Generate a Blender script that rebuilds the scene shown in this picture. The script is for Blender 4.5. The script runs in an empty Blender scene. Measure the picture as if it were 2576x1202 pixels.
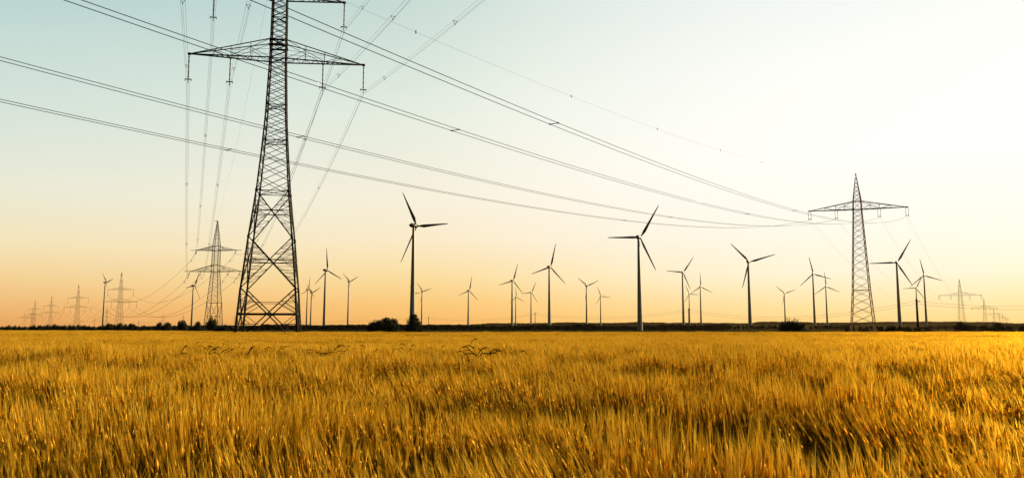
import bpy, math, random
import numpy as np
from mathutils import Vector, Matrix
R = math.radians
random.seed(7)
rng = np.random.default_rng(11)
sc = bpy.context.scene
COL = sc.collection

# ------------------------------------------------------------------ camera
# photograph measured on a 2576 x 1202 grid: focal 1980, horizon at row 821
FP, CX, CY, HZ, EYE = 1980.0, 1288.0, 601.0, 821.0, 1.7
PIT = math.atan((HZ - CY) / FP)
cam_d = bpy.data.cameras.new('camera')
cam = bpy.data.objects.new('camera', cam_d)
COL.objects.link(cam)
cam_d.sensor_width = 36.0
cam_d.lens = 36.0 * FP / 2576.0
cam_d.clip_start = 0.05
cam_d.clip_end = 30000
cam.location = (0, 0, EYE)
cam.rotation_euler = (R(90) + PIT, 0, 0)
sc.camera = cam

# ------------------------------------------------------------------ light
SUN_AZ, SUN_EL = R(49), R(13.5)          # azimuth from +Y towards +X
sv = Vector((math.sin(SUN_AZ) * math.cos(SUN_EL), math.cos(SUN_AZ) * math.cos(SUN_EL), math.sin(SUN_EL)))
sun_d = bpy.data.lights.new('sun', 'SUN')
sun_d.energy = 5.0
sun_d.angle = R(0.6)
sun_d.color = (1.0, 0.76, 0.38)
sun = bpy.data.objects.new('sun', sun_d)
COL.objects.link(sun)
sun.location = (200, 200, 100)
sun.rotation_euler = sv.to_track_quat('Z', 'Y').to_euler()

def lin(c):
    return tuple(((v / 255) / 12.92 if v / 255 <= 0.04045 else ((v / 255 + 0.055) / 1.055) ** 2.4) for v in c)

world = bpy.data.worlds.new('World')
sc.world = world
world.use_nodes = True
nt = world.node_tree
nt.nodes.clear()
N = nt.nodes.new
def lk(a, b): nt.links.new(a, b)
out = N('ShaderNodeOutputWorld')
bg = N('ShaderNodeBackground')
sky = N('ShaderNodeTexSky')
sky.sky_type = 'NISHITA'
sky.sun_disc = False
sky.sun_elevation = SUN_EL
sky.sun_rotation = SUN_AZ
sky.dust_density = 3.0
tc = N('ShaderNodeTexCoord')
sep = N('ShaderNodeSeparateXYZ')
lk(tc.outputs['Generated'], sep.inputs[0])
def ramp(stops):
    r = N('ShaderNodeValToRGB')
    e = r.color_ramp.elements
    while len(e) < len(stops): e.new(0.5)
    for el, (p, c) in zip(e, stops):
        el.position = p
        el.color = (*c, 1)
    lk(sep.outputs['Z'], r.inputs[0])
    return r
def dim(c, k): return tuple(v * k for v in lin(c))
AWAY = [(0.0, lin((232, 162, 94))), (.02, lin((242, 184, 116))), (.05, lin((247, 210, 150))), (.09, lin((246, 230, 187))),
        (.15, lin((234, 236, 216))), (.21, lin((216, 230, 219))), (.30, lin((194, 219, 213))), (.395, lin((158, 199, 205))), (.6, (.16, .27, .32)), (1.0, (.04, .07, .1))]
MID = [(0.0, lin((252, 188, 98))), (.03, lin((255, 206, 124))), (.06, lin((255, 224, 158))), (.11, lin((255, 238, 204))),
       (.16, lin((254, 244, 222))), (.26, lin((237, 243, 228))), (.395, lin((206, 224, 214))), (.6, (.2, .3, .33)), (1.0, (.05, .08, .1))]
NEAR = [(0.0, lin((255, 211, 128))), (.03, lin((255, 232, 176))), (.06, lin((255, 246, 217))), (.11, lin((255, 252, 238))),
        (.2, (1.05, 1.04, .98)), (.30, (1.0, 1.01, .96)), (.395, (.90, .95, .91)), (.6, (.4, .45, .42)), (1.0, (.06, .09, .1))]
ra, rm, rn = ramp(AWAY), ramp(MID), ramp(NEAR)
dot = N('ShaderNodeVectorMath'); dot.operation = 'DOT_PRODUCT'
lk(tc.outputs['Generated'], dot.inputs[0]); dot.inputs[1].default_value = sv
def mrange(src, a, b, c=0.0, d=1.0, smooth=True):
    m = N('ShaderNodeMapRange')
    m.interpolation_type = 'SMOOTHSTEP' if smooth else 'LINEAR'
    m.inputs['From Min'].default_value = a; m.inputs['From Max'].default_value = b
    m.inputs['To Min'].default_value = c; m.inputs['To Max'].default_value = d
    lk(src, m.inputs['Value'])
    return m.outputs['Result']
def mix(f, a, b, mode='MIX'):
    m = N('ShaderNodeMix'); m.data_type = 'RGBA'; m.blend_type = mode
    if hasattr(f, 'type'): lk(f, m.inputs[0])
    else: m.inputs[0].default_value = f
    for s, i in ((a, 6), (b, 7)):
        if hasattr(s, 'type'): lk(s, m.inputs[i])
        else: m.inputs[i].default_value = (*s, 1)
    return m.outputs[2]
c1 = mix(mrange(dot.outputs['Value'], .07, .70, smooth=False), ra.outputs[0], rm.outputs[0])
c2 = mix(mrange(dot.outputs['Value'], .54, .94), c1, rn.outputs[0])
# the sky opposite the low sun is much dimmer
back = mrange(dot.outputs['Value'], -.5, .08, .07, 1.0)
comb = N('ShaderNodeCombineColor')
for i in range(3): lk(back, comb.inputs[i])
c3 = mix(1.0, c2, comb.outputs[0], 'MULTIPLY')
skm = mix(1.0, sky.outputs[0], (.08, .08, .08), 'MULTIPLY')
c4 = mix(.03, c3, skm)
lk(c4, bg.inputs['Color'])
bg.inputs['Strength'].default_value = 0.595      # the picture is exposed 0.75 stop up
lk(bg.outputs[0], out.inputs['Surface'])
vs = sc.view_settings
vs.view_transform = 'Standard'; vs.look = 'None'; vs.exposure = 0.75; vs.gamma = 1.0
sc.cycles.max_bounces = 5; sc.cycles.diffuse_bounces = 2; sc.cycles.transmission_bounces = 4; sc.cycles.glossy_bounces = 2
sc.cycles.volume_bounces = 0
sc.cycles.transparent_max_bounces = 8

# ------------------------------------------------------------------ helpers
SP, CP = math.sin(PIT), math.cos(PIT)
def at(x, y, Y):
    """world point seen at photo pixel x, y and standing Y metres out"""
    v = CY - y
    d = Vector((x - CX, FP * CP - v * SP, FP * SP + v * CP))
    return d * (Y / d.y) + Vector((0, 0, EYE))
def sm(a, b, v):
    t = np.clip((np.asarray(v, float) - a) / (b - a), 0, 1)
    return t * t * (3 - 2 * t)
_tab = np.random.default_rng(5).random((256, 256))
def vn(x, y):
    x = np.asarray(x, float); y = np.asarray(y, float)
    xi = np.floor(x).astype(int); yi = np.floor(y).astype(int)
    fx = x - xi; fy = y - yi
    fx = fx * fx * (3 - 2 * fx); fy = fy * fy * (3 - 2 * fy)
    g = lambda a, b: _tab[a & 255, b & 255]
    return (g(xi, yi) * (1 - fx) + g(xi + 1, yi) * fx) * (1 - fy) + (g(xi, yi + 1) * (1 - fx) + g(xi + 1, yi + 1) * fx) * fy
def fbm(x, y, o=4):
    s = 0; a = .5; t = 0
    for i in range(o):
        s = s + a * vn(np.asarray(x) * 2 ** i + 17.3 * i, np.asarray(y) * 2 ** i + 9.1 * i); t += a; a *= .5
    return s / t
def ground_z(x, y):
    y = np.asarray(y, float)
    return -2.5 * sm(170, 450, y) + 9.0 * sm(1500, 3200, y) * sm(-1500, 200, x) + 0.15 * (fbm(np.asarray(x) / 60, y / 60, 2) - .5) * sm(160, 300, y)

def material(name, col, rough=.8, spec=.3, var=0.0, vscale=1.0, metal=0.0, trans=0.0, per_obj=0.0, vcol2=None):
    m = bpy.data.materials.new(name); m.use_nodes = True
    t = m.node_tree; t.nodes.clear(); L = t.links.new
    o = t.nodes.new('ShaderNodeOutputMaterial')
    p = t.nodes.new('ShaderNodeBsdfPrincipled')
    p.inputs['Roughness'].default_value = rough
    p.inputs['Specular IOR Level'].default_value = spec
    p.inputs['Metallic'].default_value = metal
    nz = t.nodes.new('ShaderNodeTexNoise'); nz.inputs['Scale'].default_value = vscale; nz.inputs['Detail'].default_value = 5
    g = t.nodes.new('ShaderNodeNewGeometry'); L(g.outputs['Position'], nz.inputs['Vector'])
    mx = t.nodes.new('ShaderNodeMix'); mx.data_type = 'RGBA'
    c2 = vcol2 if vcol2 else tuple(v * (1 - var) for v in col)
    mx.inputs[6].default_value = (*col, 1); mx.inputs[7].default_value = (*c2, 1)
    L(nz.outputs[0], mx.inputs[0])
    L(mx.outputs[2], p.inputs['Base Color'])
    if trans > 0:
        tr = t.nodes.new('ShaderNodeBsdfTranslucent'); L(mx.outputs[2], tr.inputs['Color'])
        ms = t.nodes.new('ShaderNodeMixShader'); ms.inputs[0].default_value = trans
        L(p.outputs[0], ms.inputs[1]); L(tr.outputs[0], ms.inputs[2]); L(ms.outputs[0], o.inputs['Surface'])
    else:
        L(p.outputs[0], o.inputs['Surface'])
    return m

class MB:
    """collects polygons (triangles and quads) for one mesh"""
    def __init__(s): s.v = []; s.f = []; s.n = 0
    def add(s, V, Fc):
        V = np.asarray(V, float).reshape(-1, 3)
        s.v.append(V); s.f.extend([tuple(int(i) + s.n for i in f) for f in Fc]); s.n += len(V)
    def bar(s, a, b, w, h=None):
        a = np.array(a, float); b = np.array(b, float); d = b - a; L = np.linalg.norm(d)
        if L < 1e-6: return
        d /= L
        u = np.cross(d, (0, 0, 1.)) if abs(d[2]) < .9 else np.cross(d, (0, 1., 0))
        u /= np.linalg.norm(u); v = np.cross(d, u); h = h or w
        o = [u * w / 2 + v * h / 2, -u * w / 2 + v * h / 2, -u * w / 2 - v * h / 2, u * w / 2 - v * h / 2]
        s.add([a + q for q in o] + [b + q for q in o], [(0, 1, 5, 4), (1, 2, 6, 5), (2, 3, 7, 6), (3, 0, 4, 7), (3, 2, 1, 0), (4, 5, 6, 7)])
    def box(s, c, e):
        x, y, z = c; a, b, d = e[0] / 2, e[1] / 2, e[2] / 2
        s.add([(x + i * a, y + j * b, z + k * d) for k in (-1, 1) for i, j in ((-1, -1), (1, -1), (1, 1), (-1, 1))],
              [(3, 2, 1, 0), (4, 5, 6, 7), (0, 1, 5, 4), (1, 2, 6, 5), (2, 3, 7, 6), (3, 0, 4, 7)])
    def rings(s, C, Rad, ax, n=12, cap=True):
        """lathe along the axis vector ax; C = list of centres, Rad = radii"""
        ax = np.array(ax, float); ax /= np.linalg.norm(ax)
        u = np.cross(ax, (0, 0, 1.)) if abs(ax[2]) < .9 else np.cross(ax, (0, 1., 0))
        u /= np.linalg.norm(u); v = np.cross(ax, u)
        V = []; 
        for c, r in zip(C, Rad):
            for i in range(n):
                t = 2 * math.pi * i / n
                V.append(np.array(c, float) + r * (math.cos(t) * u + math.sin(t) * v))
        Fc = []
        for k in range(len(C) - 1):
            for i in range(n):
                j = (i + 1) % n
                Fc.append((k * n + i, k * n + j, (k + 1) * n + j, (k + 1) * n + i))
        if cap:
            Fc.append(tuple(range(n - 1, -1, -1))); Fc.append(tuple((len(C) - 1) * n + i for i in range(n)))
        s.add(V, Fc)
    def tube(s, P, r, n=4):
        P = np.asarray(P, float); T = np.gradient(P, axis=0); T /= np.linalg.norm(T, axis=1)[:, None]
        u = np.cross(T, (0, 0, 1.)); u /= np.maximum(np.linalg.norm(u, axis=1)[:, None], 1e-6); v = np.cross(T, u)
        V = np.concatenate([(P + r * (math.cos(2 * math.pi * i / n) * u + math.sin(2 * math.pi * i / n) * v))[:, None] for i in range(n)], 1).reshape(-1, 3)
        s.add(V, [(k * n + i, k * n + (i + 1) % n, (k + 1) * n + (i + 1) % n, (k + 1) * n + i) for k in range(len(P) - 1) for i in range(n)])
    def mesh(s, name, mat, smooth=False):
        me = bpy.data.meshes.new(name)
        V = np.concatenate(s.v) if s.v else np.zeros((0, 3))
        lens = np.array([len(f) for f in s.f]); idx = np.concatenate([np.array(f) for f in s.f]) if s.f else np.zeros(0)
        me.vertices.add(len(V)); me.vertices.foreach_set('co', V.astype(np.float32).ravel())
        me.loops.add(len(idx)); me.loops.foreach_set('vertex_index', idx.astype(np.int32))
        me.polygons.add(len(lens)); me.polygons.foreach_set('loop_start', (np.cumsum(lens) - lens).astype(np.int32))
        me.update(calc_edges=True); me.validate()
        if smooth: me.polygons.foreach_set('use_smooth', [True] * len(me.polygons))
        me.materials.append(mat)
        return me
    def build(s, name, mat, parent=None, smooth=False):
        o = bpy.data.objects.new(name, s.mesh(name, mat, smooth)); COL.objects.link(o); o.parent = parent
        return o
def tri_mesh(name, V, T, mats, mi=None, smooth=False):
    me = bpy.data.meshes.new(name)
    V = np.asarray(V, np.float32).reshape(-1, 3); T = np.asarray(T, np.int32).reshape(-1, 3)
    me.vertices.add(len(V)); me.vertices.foreach_set('co', V.ravel())
    me.loops.add(len(T) * 3); me.loops.foreach_set('vertex_index', T.ravel())
    me.polygons.add(len(T)); me.polygons.foreach_set('loop_start', np.arange(0, len(T) * 3, 3, dtype=np.int32))
    for m in mats: me.materials.append(m)
    if mi is not None: me.polygons.foreach_set('material_index', np.asarray(mi, np.int32))
    me.update(calc_edges=True)
    if smooth: me.polygons.foreach_set('use_smooth', [True] * len(me.polygons))
    return me
def tag(o, label=None, cat=None, group=None, kind=None):
    if label: o['label'] = label
    if cat: o['category'] = cat
    if group: o['group'] = group
    if kind: o['kind'] = kind
    return o
def empty(name, loc, rz=0.0):
    o = bpy.data.objects.new(name, None); COL.objects.link(o); o.location = loc; o.rotation_euler = (0, 0, rz)
    o.empty_display_size = .5
    return o
def kids(o): return [c for c in COL.objects if c.parent == o]
def copy_tree(o, parent=None):
    c = o.copy(); COL.objects.link(c); c.parent = parent
    for ch in kids(o): copy_tree(ch, c)
    return c

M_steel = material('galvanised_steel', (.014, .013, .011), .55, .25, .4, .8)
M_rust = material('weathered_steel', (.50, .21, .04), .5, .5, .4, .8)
M_insul = material('insulator_glaze', (.012, .009, .008), .5, .2, .3, 3)
M_wire = material('conductor_metal', (.022, .013, .008), .85, .08, .3, .5)
M_tower = material('turbine_paint', (.17, .16, .12), .40, .8, .12, .15)
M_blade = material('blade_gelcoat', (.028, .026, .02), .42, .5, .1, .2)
M_wood = material('pole_wood', (.05, .035, .02), .85, .2, .5, 4)
M_leaf = material('leaves', (.030, .036, .010), .7, .2, .5, .7, trans=.15)
M_bark = material('bark', (.035, .025, .015), .9, .1, .4, 4)

# ------------------------------------------------------------------ ground
def grid_obj(name, xs, ys, zf, mat):
    X, Y = np.meshgrid(xs, ys); Z = zf(X, Y)
    V = np.stack([X, Y, Z], -1).reshape(-1, 3); nx = len(xs); ny = len(ys)
    i = (np.arange(ny - 1)[:, None] * nx + np.arange(nx - 1)[None]).ravel()
    T = np.concatenate([np.stack([i, i + 1, i + nx + 1], -1), np.stack([i, i + nx + 1, i + nx], -1)])
    o = bpy.data.objects.new(name, tri_mesh(name, V, T, [mat], smooth=True)); COL.objects.link(o)
    return o
M_soil = material('field_soil', (.030, .020, .008), 1.0, 0.0, .5, .4, vcol2=(.07, .055, .015))
xs = np.unique(np.concatenate([np.linspace(-6500, 6500, 131), np.linspace(-400, 400, 81)]))
ys = np.unique(np.concatenate([np.linspace(-300, 9000, 94), np.linspace(-20, 600, 63)]))
ground = tag(grid_obj('ground', xs, ys, ground_z, M_soil), kind='structure')

# ------------------------------------------------------------------ lattice pylons
def face_pts(w0, z0, w1, z1):
    """corner pairs of the four faces between two levels (half widths w)"""
    q = [(-1, -1), (1, -1), (1, 1), (-1, 1)]
    for k in range(4):
        a, b = q[k], q[(k + 1) % 4]
        yield ((a[0] * w0, a[1] * w0, z0), (b[0] * w0, b[1] * w0, z0), (a[0] * w1, a[1] * w1, z1), (b[0] * w1, b[1] * w1, z1))
def lerp(a, b, t): return tuple(np.array(a) * (1 - t) + np.array(b) * t)
def lattice(mb, prof, zs, leg=.24, br=.1, horiz=()):
    hw = lambda z: float(np.interp(z, [p[0] for p in prof], [p[1] / 2 for p in prof]))
    leg0 = leg
    for z0, z1 in zip(zs[:-1], zs[1:]):
        leg = min(leg0, hw(z0) * .16 + .05)
        for a, b, c, d in face_pts(hw(z0), z0, hw(z1), z1):
            mb.bar(a, c, leg); mb.bar(a, d, br); mb.bar(b, c, br)
        if any(abs(z0 - h) < .3 for h in horiz):
            for a, b, c, d in face_pts(hw(z0), z0, hw(z1), z1):
                mb.bar(a, b, br * 1.3)
            w = hw(z0); mb.bar((-w, -w, z0), (w, w, z0), br); mb.bar((w, -w, z0), (-w, w, z0), br)
    return hw
def fill_levels(z0, z1, hw, k, rev=False):
    zs = [z0]
    while zs[-1] < z1:
        zs.append(zs[-1] + 2 * hw(zs[-1]) * k)
    s = (z1 - z0) / (zs[-1] - z0)
    return [z0 + (z - z0) * s for z in zs]
def big_panel(mb, hw, z0, z1, leg, dg, sb):
    zm = z0 + (z1 - z0) * hw(z0) / (hw(z0) + hw(z1))
    for a, b, c, d in face_pts(hw(z0), z0, hw(z1), z1):
        mb.bar(a, c, leg)
        mb.bar(a, d, dg); mb.bar(b, c, dg)
        t = (zm - z0) / (z1 - z0); L = lerp(a, c, t); Rr = lerp(b, d, t); X = lerp(L, Rr, .5)
        mb.bar(L, Rr, dg)
        mb.box(X, (.42, .42, .42))
        for lo, hi, e in ((a, c, 0), (b, d, 0)):
            mb.box(hi, (.4, .4, .5))
            for base, s in ((lo, 1), (hi, -1)):      # both half diagonals on this leg
                mid = lerp(lo, hi, t)
                prev = None
                for u in (.28, .52, .76):
                    D = lerp(base, X, u); Lp = lerp(base, mid, u)
                    mb.bar(Lp, D, sb)
                    if prev is not None: mb.bar(prev, D, sb)
                    prev = Lp
                mb.bar(prev, lerp(mid, X, .5), sb)
    w = hw(zm); mb.bar((-w, 0, zm), (0, -w, zm), sb); mb.bar((w, 0, zm), (0, -w, zm), sb); mb.bar((-w, 0, zm), (0, w, zm), sb); mb.bar((w, 0, zm), (0, w, zm), sb)

def arm_mesh(side, w, xt, zb, zt, inner=None, ch=.16, br=.07, over=0.0, div=10):
    """one crossarm half: a pyramid of chords with zig-zag lacing"""
    mb = MB(); s = side; tip = (s * xt, 0, zb + .1)
    B = [(s * w, -w, zb), (s * w, w, zb)]; T = [(s * w, -w, zt), (s * w, w, zt)]
    for k in (0, 1):
        mb.bar(B[k], tip, ch); mb.bar(T[k], tip, ch * .75)
        u = inner if inner else .5
        m = lerp(B[k], tip, u); mt = lerp(T[k], tip, u)
        mb.bar(T[k], m, br); mb.bar(mt, m, br)
        q = lerp(T[k], m, .5); mb.bar(q, B[k], br); mb.bar(q, lerp(B[k], tip, u * .5), br)
        q2 = lerp(mt, tip, .42); mb.bar(m, q2, br); mb.bar(q2, lerp(m, tip, .42), br * .8)
        mb.bar(lerp(T[k], B[k], .55), lerp(mt, m, .4), br * .6)
        mb.bar(lerp(T[k], tip, u * .5), q, br * .7)
    for i in range(div):                       # lacing between the two bottom chords
        a = lerp(B[i % 2], tip, i / div); b = lerp(B[(i + 1) % 2], tip, (i + 1) / div)
        mb.bar(a, b, br)
    for u in (.25, .5, .75):
        mb.bar(lerp(T[0], tip, u), lerp(T[1], tip, u), br * .7)
    mb.box(tip, (.5, .35, .4))
    if over: mb.bar(tip, (s * (xt + over), 0, zb + .1), ch * .8)
    return mb
def string_mesh(a, b, r=.09, n=3, yoke=.9, double=0.0):
    """long-rod insulator string from a down to b with shed rings, grading horns and a yoke"""
    mb = MB(); a = np.array(a, float); b = np.array(b, float); d = b - a; L = np.linalg.norm(d); d /= L
    offs = [(-double / 2, 0, 0), (double / 2, 0, 0)] if double else [(0, 0, 0)]
    for o in offs:
        o = np.array(o)
        C = []; Rd = []
        steps = 26
        for i in range(steps + 1):
            t = i / steps
            C.append(a + o + d * L * .94 * t); Rd.append(r * .45 if (t < .06 or t > .95) else (r if i % 2 else r * .6))
        mb.rings(C, Rd, d, 6)
        for t in np.linspace(.08, .92, n + 1):
            p = a + o + d * L * .94 * t
            mb.box(p, (r * 2.6, r * 1.2, r * .5))
    if double: mb.bar(a + np.array((-double * .7, 0, 0)), a + np.array((double * .7, 0, 0)), .12)
    w = max(yoke, double * 1.2)
    q = b - d * L * .06
    mb.bar(q + np.array((-w / 2, 0, 0)), q + np.array((w / 2, 0, 0)), .12, .16)
    for sx in (-1, 0, 1) if not double else (-1, 1):
        mb.bar(q + np.array((sx * w * .46, 0, .12)), q + np.array((sx * w * .46, 0, -.35)), .09)
    if not double: mb.bar(q, q + np.array((0, 0, -.75)), .12)
    return mb

class Pyl: pass
def finish(root, body, arms, strings, label, cat='electricity pylon', mats=(M_steel, M_steel)):
    body.build('tower_body', mats[0], root)
    for a in arms: a.build('crossarm', mats[1], root)
    for s in strings: s.build('insulator', M_insul, root)
    tag(root, label, cat)
    return root
def local(root, p):
    c, s = math.cos(root.rotation_euler[2]), math.sin(root.rotation_euler[2]); k = root.scale[0]
    x, y, z = p
    return Vector((root.location.x + k * (c * x - s * y), root.location.y + k * (s * x + c * y), root.location.z + k * z))

# the big pylon standing in the field, its head above the picture
LX, LY = -42.9, 140.0
big = empty('electricity_pylon', (LX, LY, 0), R(11.6))
zz = lambda y: at(690, y, 140).z
PROF = [(0, 10.25), (zz(727), 9.05), (zz(600), 7.3), (zz(485), 5.45), (zz(380), 4.25), (zz(300), 3.5), (zz(152), 2.72), (zz(20), 2.5), (66, 2.3), (78, .5)]
body = MB()
hwL = lambda z: float(np.interp(z, [p[0] for p in PROF], [p[1] / 2 for p in PROF]))
big_panel(body, hwL, zz(727), zz(601), .29, .17, .07)
big_panel(body, hwL, zz(601), zz(485), .27, .15, .065)
# the lowest panel: crossing just above ground level, feet spread
z1 = zz(727); zx = zz(790); 
for a, b, c, d in face_pts(hwL(0), 0, hwL(z1), z1):
    body.bar(a, c, .34)
    t = zx / z1; L = lerp(a, c, t); Rr = lerp(b, d, t); X = lerp(L, Rr, .5)
    body.bar(c, X, .2); body.bar(d, X, .2); body.bar(X, lerp(a, b, .12), .2); body.bar(X, lerp(a, b, .88), .2)
    body.bar(L, Rr, .26); body.box(X, (.8, .5, .35))
    for lo, hi in ((a, c), (b, d)):
        mid = lerp(lo, hi, t)
        for u, v in ((.25, .5), (.5, .75)):
            body.bar(lerp(hi, mid, u), lerp(hi, X, u), .08); body.bar(lerp(hi, X, u), lerp(hi, mid, v + .1), .09)
        body.bar(lerp(hi, X, .6), mid, .1)
        body.bar(mid, lerp(mid, lerp(a, b, .5), .42), .1)
        body.bar(lerp(mid, lo, .45), lerp(X, lo, .45), .1)
    body.bar(lerp(lerp(c, X, .55), (0, 0, 0), 0), lerp(lerp(d, X, .55), (0, 0, 0), 0), .09)
    for q in (a, b):
        body.box((q[0], q[1], .25), (.9, .9, .9))
for z in (zz(664), zz(543)):
    pass
lv = fill_levels(zz(485), zz(358), hwL, .56) + fill_levels(zz(358), zz(269), hwL, .56)[1:] + fill_levels(zz(269), zz(152), hwL, .56)[1:] \
    + fill_levels(zz(152), zz(107), hwL, .5)[1:] + fill_levels(zz(107), zz(50), hwL, .46)[1:] + fill_levels(zz(50), 66, hwL, .5)[1:] + [69, 72, 75, 78]
lattice(body, PROF, lv, .25, .095, (zz(485), zz(358), zz(269), zz(152), zz(107), zz(50)))
for z in (zz(107), zz(107) - .9):
    w = hwL(z) + .12
    for a, b, c, d in face_pts(w, z, w, z): body.bar(a, b, .3)
zb = 50.25; zt = zz(105)
zub = at(865, 10, 142.5).z
arms = [arm_mesh(s, 1.36, 15.4, zb, zt, .49, .19, .075, div=16) for s in (-1, 1)] + [arm_mesh(s, 1.22, 11.6, zub, zub + 3.2, None, .19, .075, div=12) for s in (-1, 1)]
Lpts = {'tip_left': (-15.4, zb), 'in_left': (-8.35, zb), 'in_right': (8.0, zb), 'tip_right': (15.4, zb), 'top_left': (-11.6, zub), 'top_right': (11.6, zub)}
strs = []; LAT = {}
for k, (x, z) in Lpts.items():
    strs.append(string_mesh((x, 0, z), (x, 0, z - 4.9), .12, 4, 1.15)); LAT[k] = local(big, (x, 0, z - 5.2))
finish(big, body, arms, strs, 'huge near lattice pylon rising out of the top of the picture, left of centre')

# single-level pylon on the right
rpy = empty('electricity_pylon', (106.4, 240, float(ground_z(106, 240))), R(-18.2))
gz = rpy.location.z
zr = lambda y: at(2157, y, 240).z - gz
PR = [(0, 6.7), (zr(730), 4.75), (zr(527), 2.35), (zr(507), 2.25), (zr(436), .12)]
body = MB(); hwR = lambda z: float(np.interp(z, [p[0] for p in PR], [p[1] / 2 for p in PR]))
lv = fill_levels(0, zr(730), hwR, .5) + fill_levels(zr(730), zr(617), hwR, .62)[1:] + fill_levels(zr(617), zr(527), hwR, .62)[1:] + [zr(507)] + list(np.linspace(zr(507), zr(436), 8))[1:]
lattice(body, PR, lv, .21, .085, (zr(730), zr(527), zr(507)))
for sx in (-1, 1):
    for sy in (-1, 1): body.box((sx * 3.35, sy * 3.35, .3), (.8, .8, .9))
zbR = 37.5 - gz; ztR = zr(507)
arms = [arm_mesh(s, 1.15, 13.8, zbR, ztR, .40, .2, .07, div=14) for s in (-1, 1)]
RX = [13.8, 6.1, -6.05, -13.8]; strs = []; RAT = []
for x in RX:
    strs.append(string_mesh((x, 0, zbR), (x, 0, zbR - 2.6), .075, 3, .8, double=.75)); RAT.append(local(rpy, (x, 0, zbR - 2.75)))
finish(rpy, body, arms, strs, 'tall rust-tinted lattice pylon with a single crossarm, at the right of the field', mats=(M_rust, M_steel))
rpeak = at(2151.6, 435, 240)

# tension pylon behind the near one
mpy = empty('electricity_pylon', (at(539, 760, 391).x, 391, float(ground_z(-147, 391))), R(-1))
gz = mpy.location.z
zm_ = lambda y: at(541, y, 391).z - gz
PM = [(0, 7.2), (zm_(762), 5.3), (zm_(683), 3.1), (zm_(619), 2.9), (zm_(556), .3)]
body = MB(); hwM = lambda z: float(np.interp(z, [p[0] for p in PM], [p[1] / 2 for p in PM]))
big_panel(body, hwM, 0, zm_(762), .24, .12, .05)
lv = fill_levels(zm_(762), zm_(683), hwM, .5) + [zm_(667)] + fill_levels(zm_(667), zm_(630), hwM, .55)[1:] + [zm_(619)] + fill_levels(zm_(619), zm_(556), hwM, .9)[1:]
lattice(body, PM, lv, .22, .08, (zm_(762), zm_(683), zm_(667), zm_(630), zm_(619)))
body.bar((-1.4, 0, zm_(556)), (.3, 0, zm_(556)), .25)
arms = [arm_mesh(s, 1.5, 12.8, zm_(683), zm_(667), .5, .26, .1, 3.0, div=14) for s in (-1, 1)] + [arm_mesh(s, 1.45, 10.2, zm_(630), zm_(619), .5, .26, .1, 2.7, div=12) for s in (-1, 1)]
strs = []; MAT = {}; MAF = {}
for k, x, z in (('tip_left', -12.8, zm_(683)), ('in_left', -7.2, zm_(683)), ('in_right', 6.6, zm_(683)), ('tip_right', 12.4, zm_(683)), ('top_left', -9.9, zm_(630)), ('top_right', 9.9, zm_(630))):
    n_ = (x + .9, -3.4, z - 1.5); f_ = (x - 4.3, 3.4, z - 4.9)
    strs += [string_mesh((x, -.3, z), n_, .085, 3, .5), string_mesh((x, .3, z), f_, .085, 3, .5)]
    j = MB(); t = np.linspace(0, 1, 14)[:, None]                       # slack jumper loop
    P = np.array(n_) * (1 - t) + np.array(f_) * t; P[:, 2] -= (4 * t * (1 - t))[:, 0] * 2.6
    j.tube(P, .03, 4); strs.append(j)
    MAT[k] = local(mpy, n_); MAF[k] = local(mpy, f_)
mpy_strings = strs
body.build('tower_body', M_steel, mpy)
for a in arms: a.build('crossarm', M_steel, mpy)
for i, s in enumerate(strs): s.build('jumper' if i % 3 == 2 else 'insulator', M_wire if i % 3 == 2 else M_insul, mpy)
tag(mpy, 'two-armed lattice pylon with slanting insulator strings, just left of the huge near pylon', 'electricity pylon', 'pylons of the left line')

# suspension pylons of the left line (one built, the rest copied)
def susp(top, up, lo, base, leg, br):
    r = empty('electricity_pylon', (0, 0, 0)); mb = MB()
    P = [(0, base), (lo, 2.9), (up + 1.8, 2.5), (top, .2)]
    hw = lambda z: float(np.interp(z, [p[0] for p in P], [p[1] / 2 for p in P]))
    lv = fill_levels(0, lo, hw, .62) + fill_levels(lo, up + 1.8, hw, .7)[1:] + [up + 6, up + 9.5, top]
    lattice(mb, P, lv, leg, br, (lo, up + 1.8))
    mb.build('tower_body', M_steel, r)
    for s in (-1, 1):
        arm_mesh(s, 1.4, 15.7, lo, lo + 3, .5, leg * .9, br, div=8).build('crossarm', M_steel, r)
        arm_mesh(s, 1.25, 12.1, up, up + 1.9, .5, leg * .9, br, div=8).build('crossarm', M_steel, r)
    for x, z in ((-15.7, lo), (-8.2, lo), (8.6, lo), (15.7, lo), (-12.1, up), (12.1, up)):
        string_mesh((x, 0, z), (x, 0, z - 4.9), .12, 2, .5).build('insulator', M_insul, r)
    return r
KEYS = ['tip_left', 'in_left', 'in_right', 'tip_right', 'top_left', 'top_right']
SL = {'tip_left': (-15.7, 26.5 - 5), 'in_left': (-8.2, 21.5), 'in_right': (8.6, 21.5), 'tip_right': (15.7, 21.5), 'top_left': (-12.1, 37.8 - 5), 'top_right': (12.1, 32.8)}
sus = susp(54.0, 37.8, 26.5, 6.0, .11, .055)
chain = [ # photo x of the axis, distance, photo row of the tip, label
    (300, 740, 684.6, 'distant two-armed pylon right of the leftmost wind turbine'),
    (193.5, 1010, 716, 'hazy two-armed pylon left of the leftmost wind turbine'),
    (127, 1290, 745, 'faint two-armed pylon, middle one of the three small ones near the left edge'),
    (86, 1640, 756, 'faint two-armed pylon second from the left edge, thin arms')]
chain_roots = []
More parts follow.
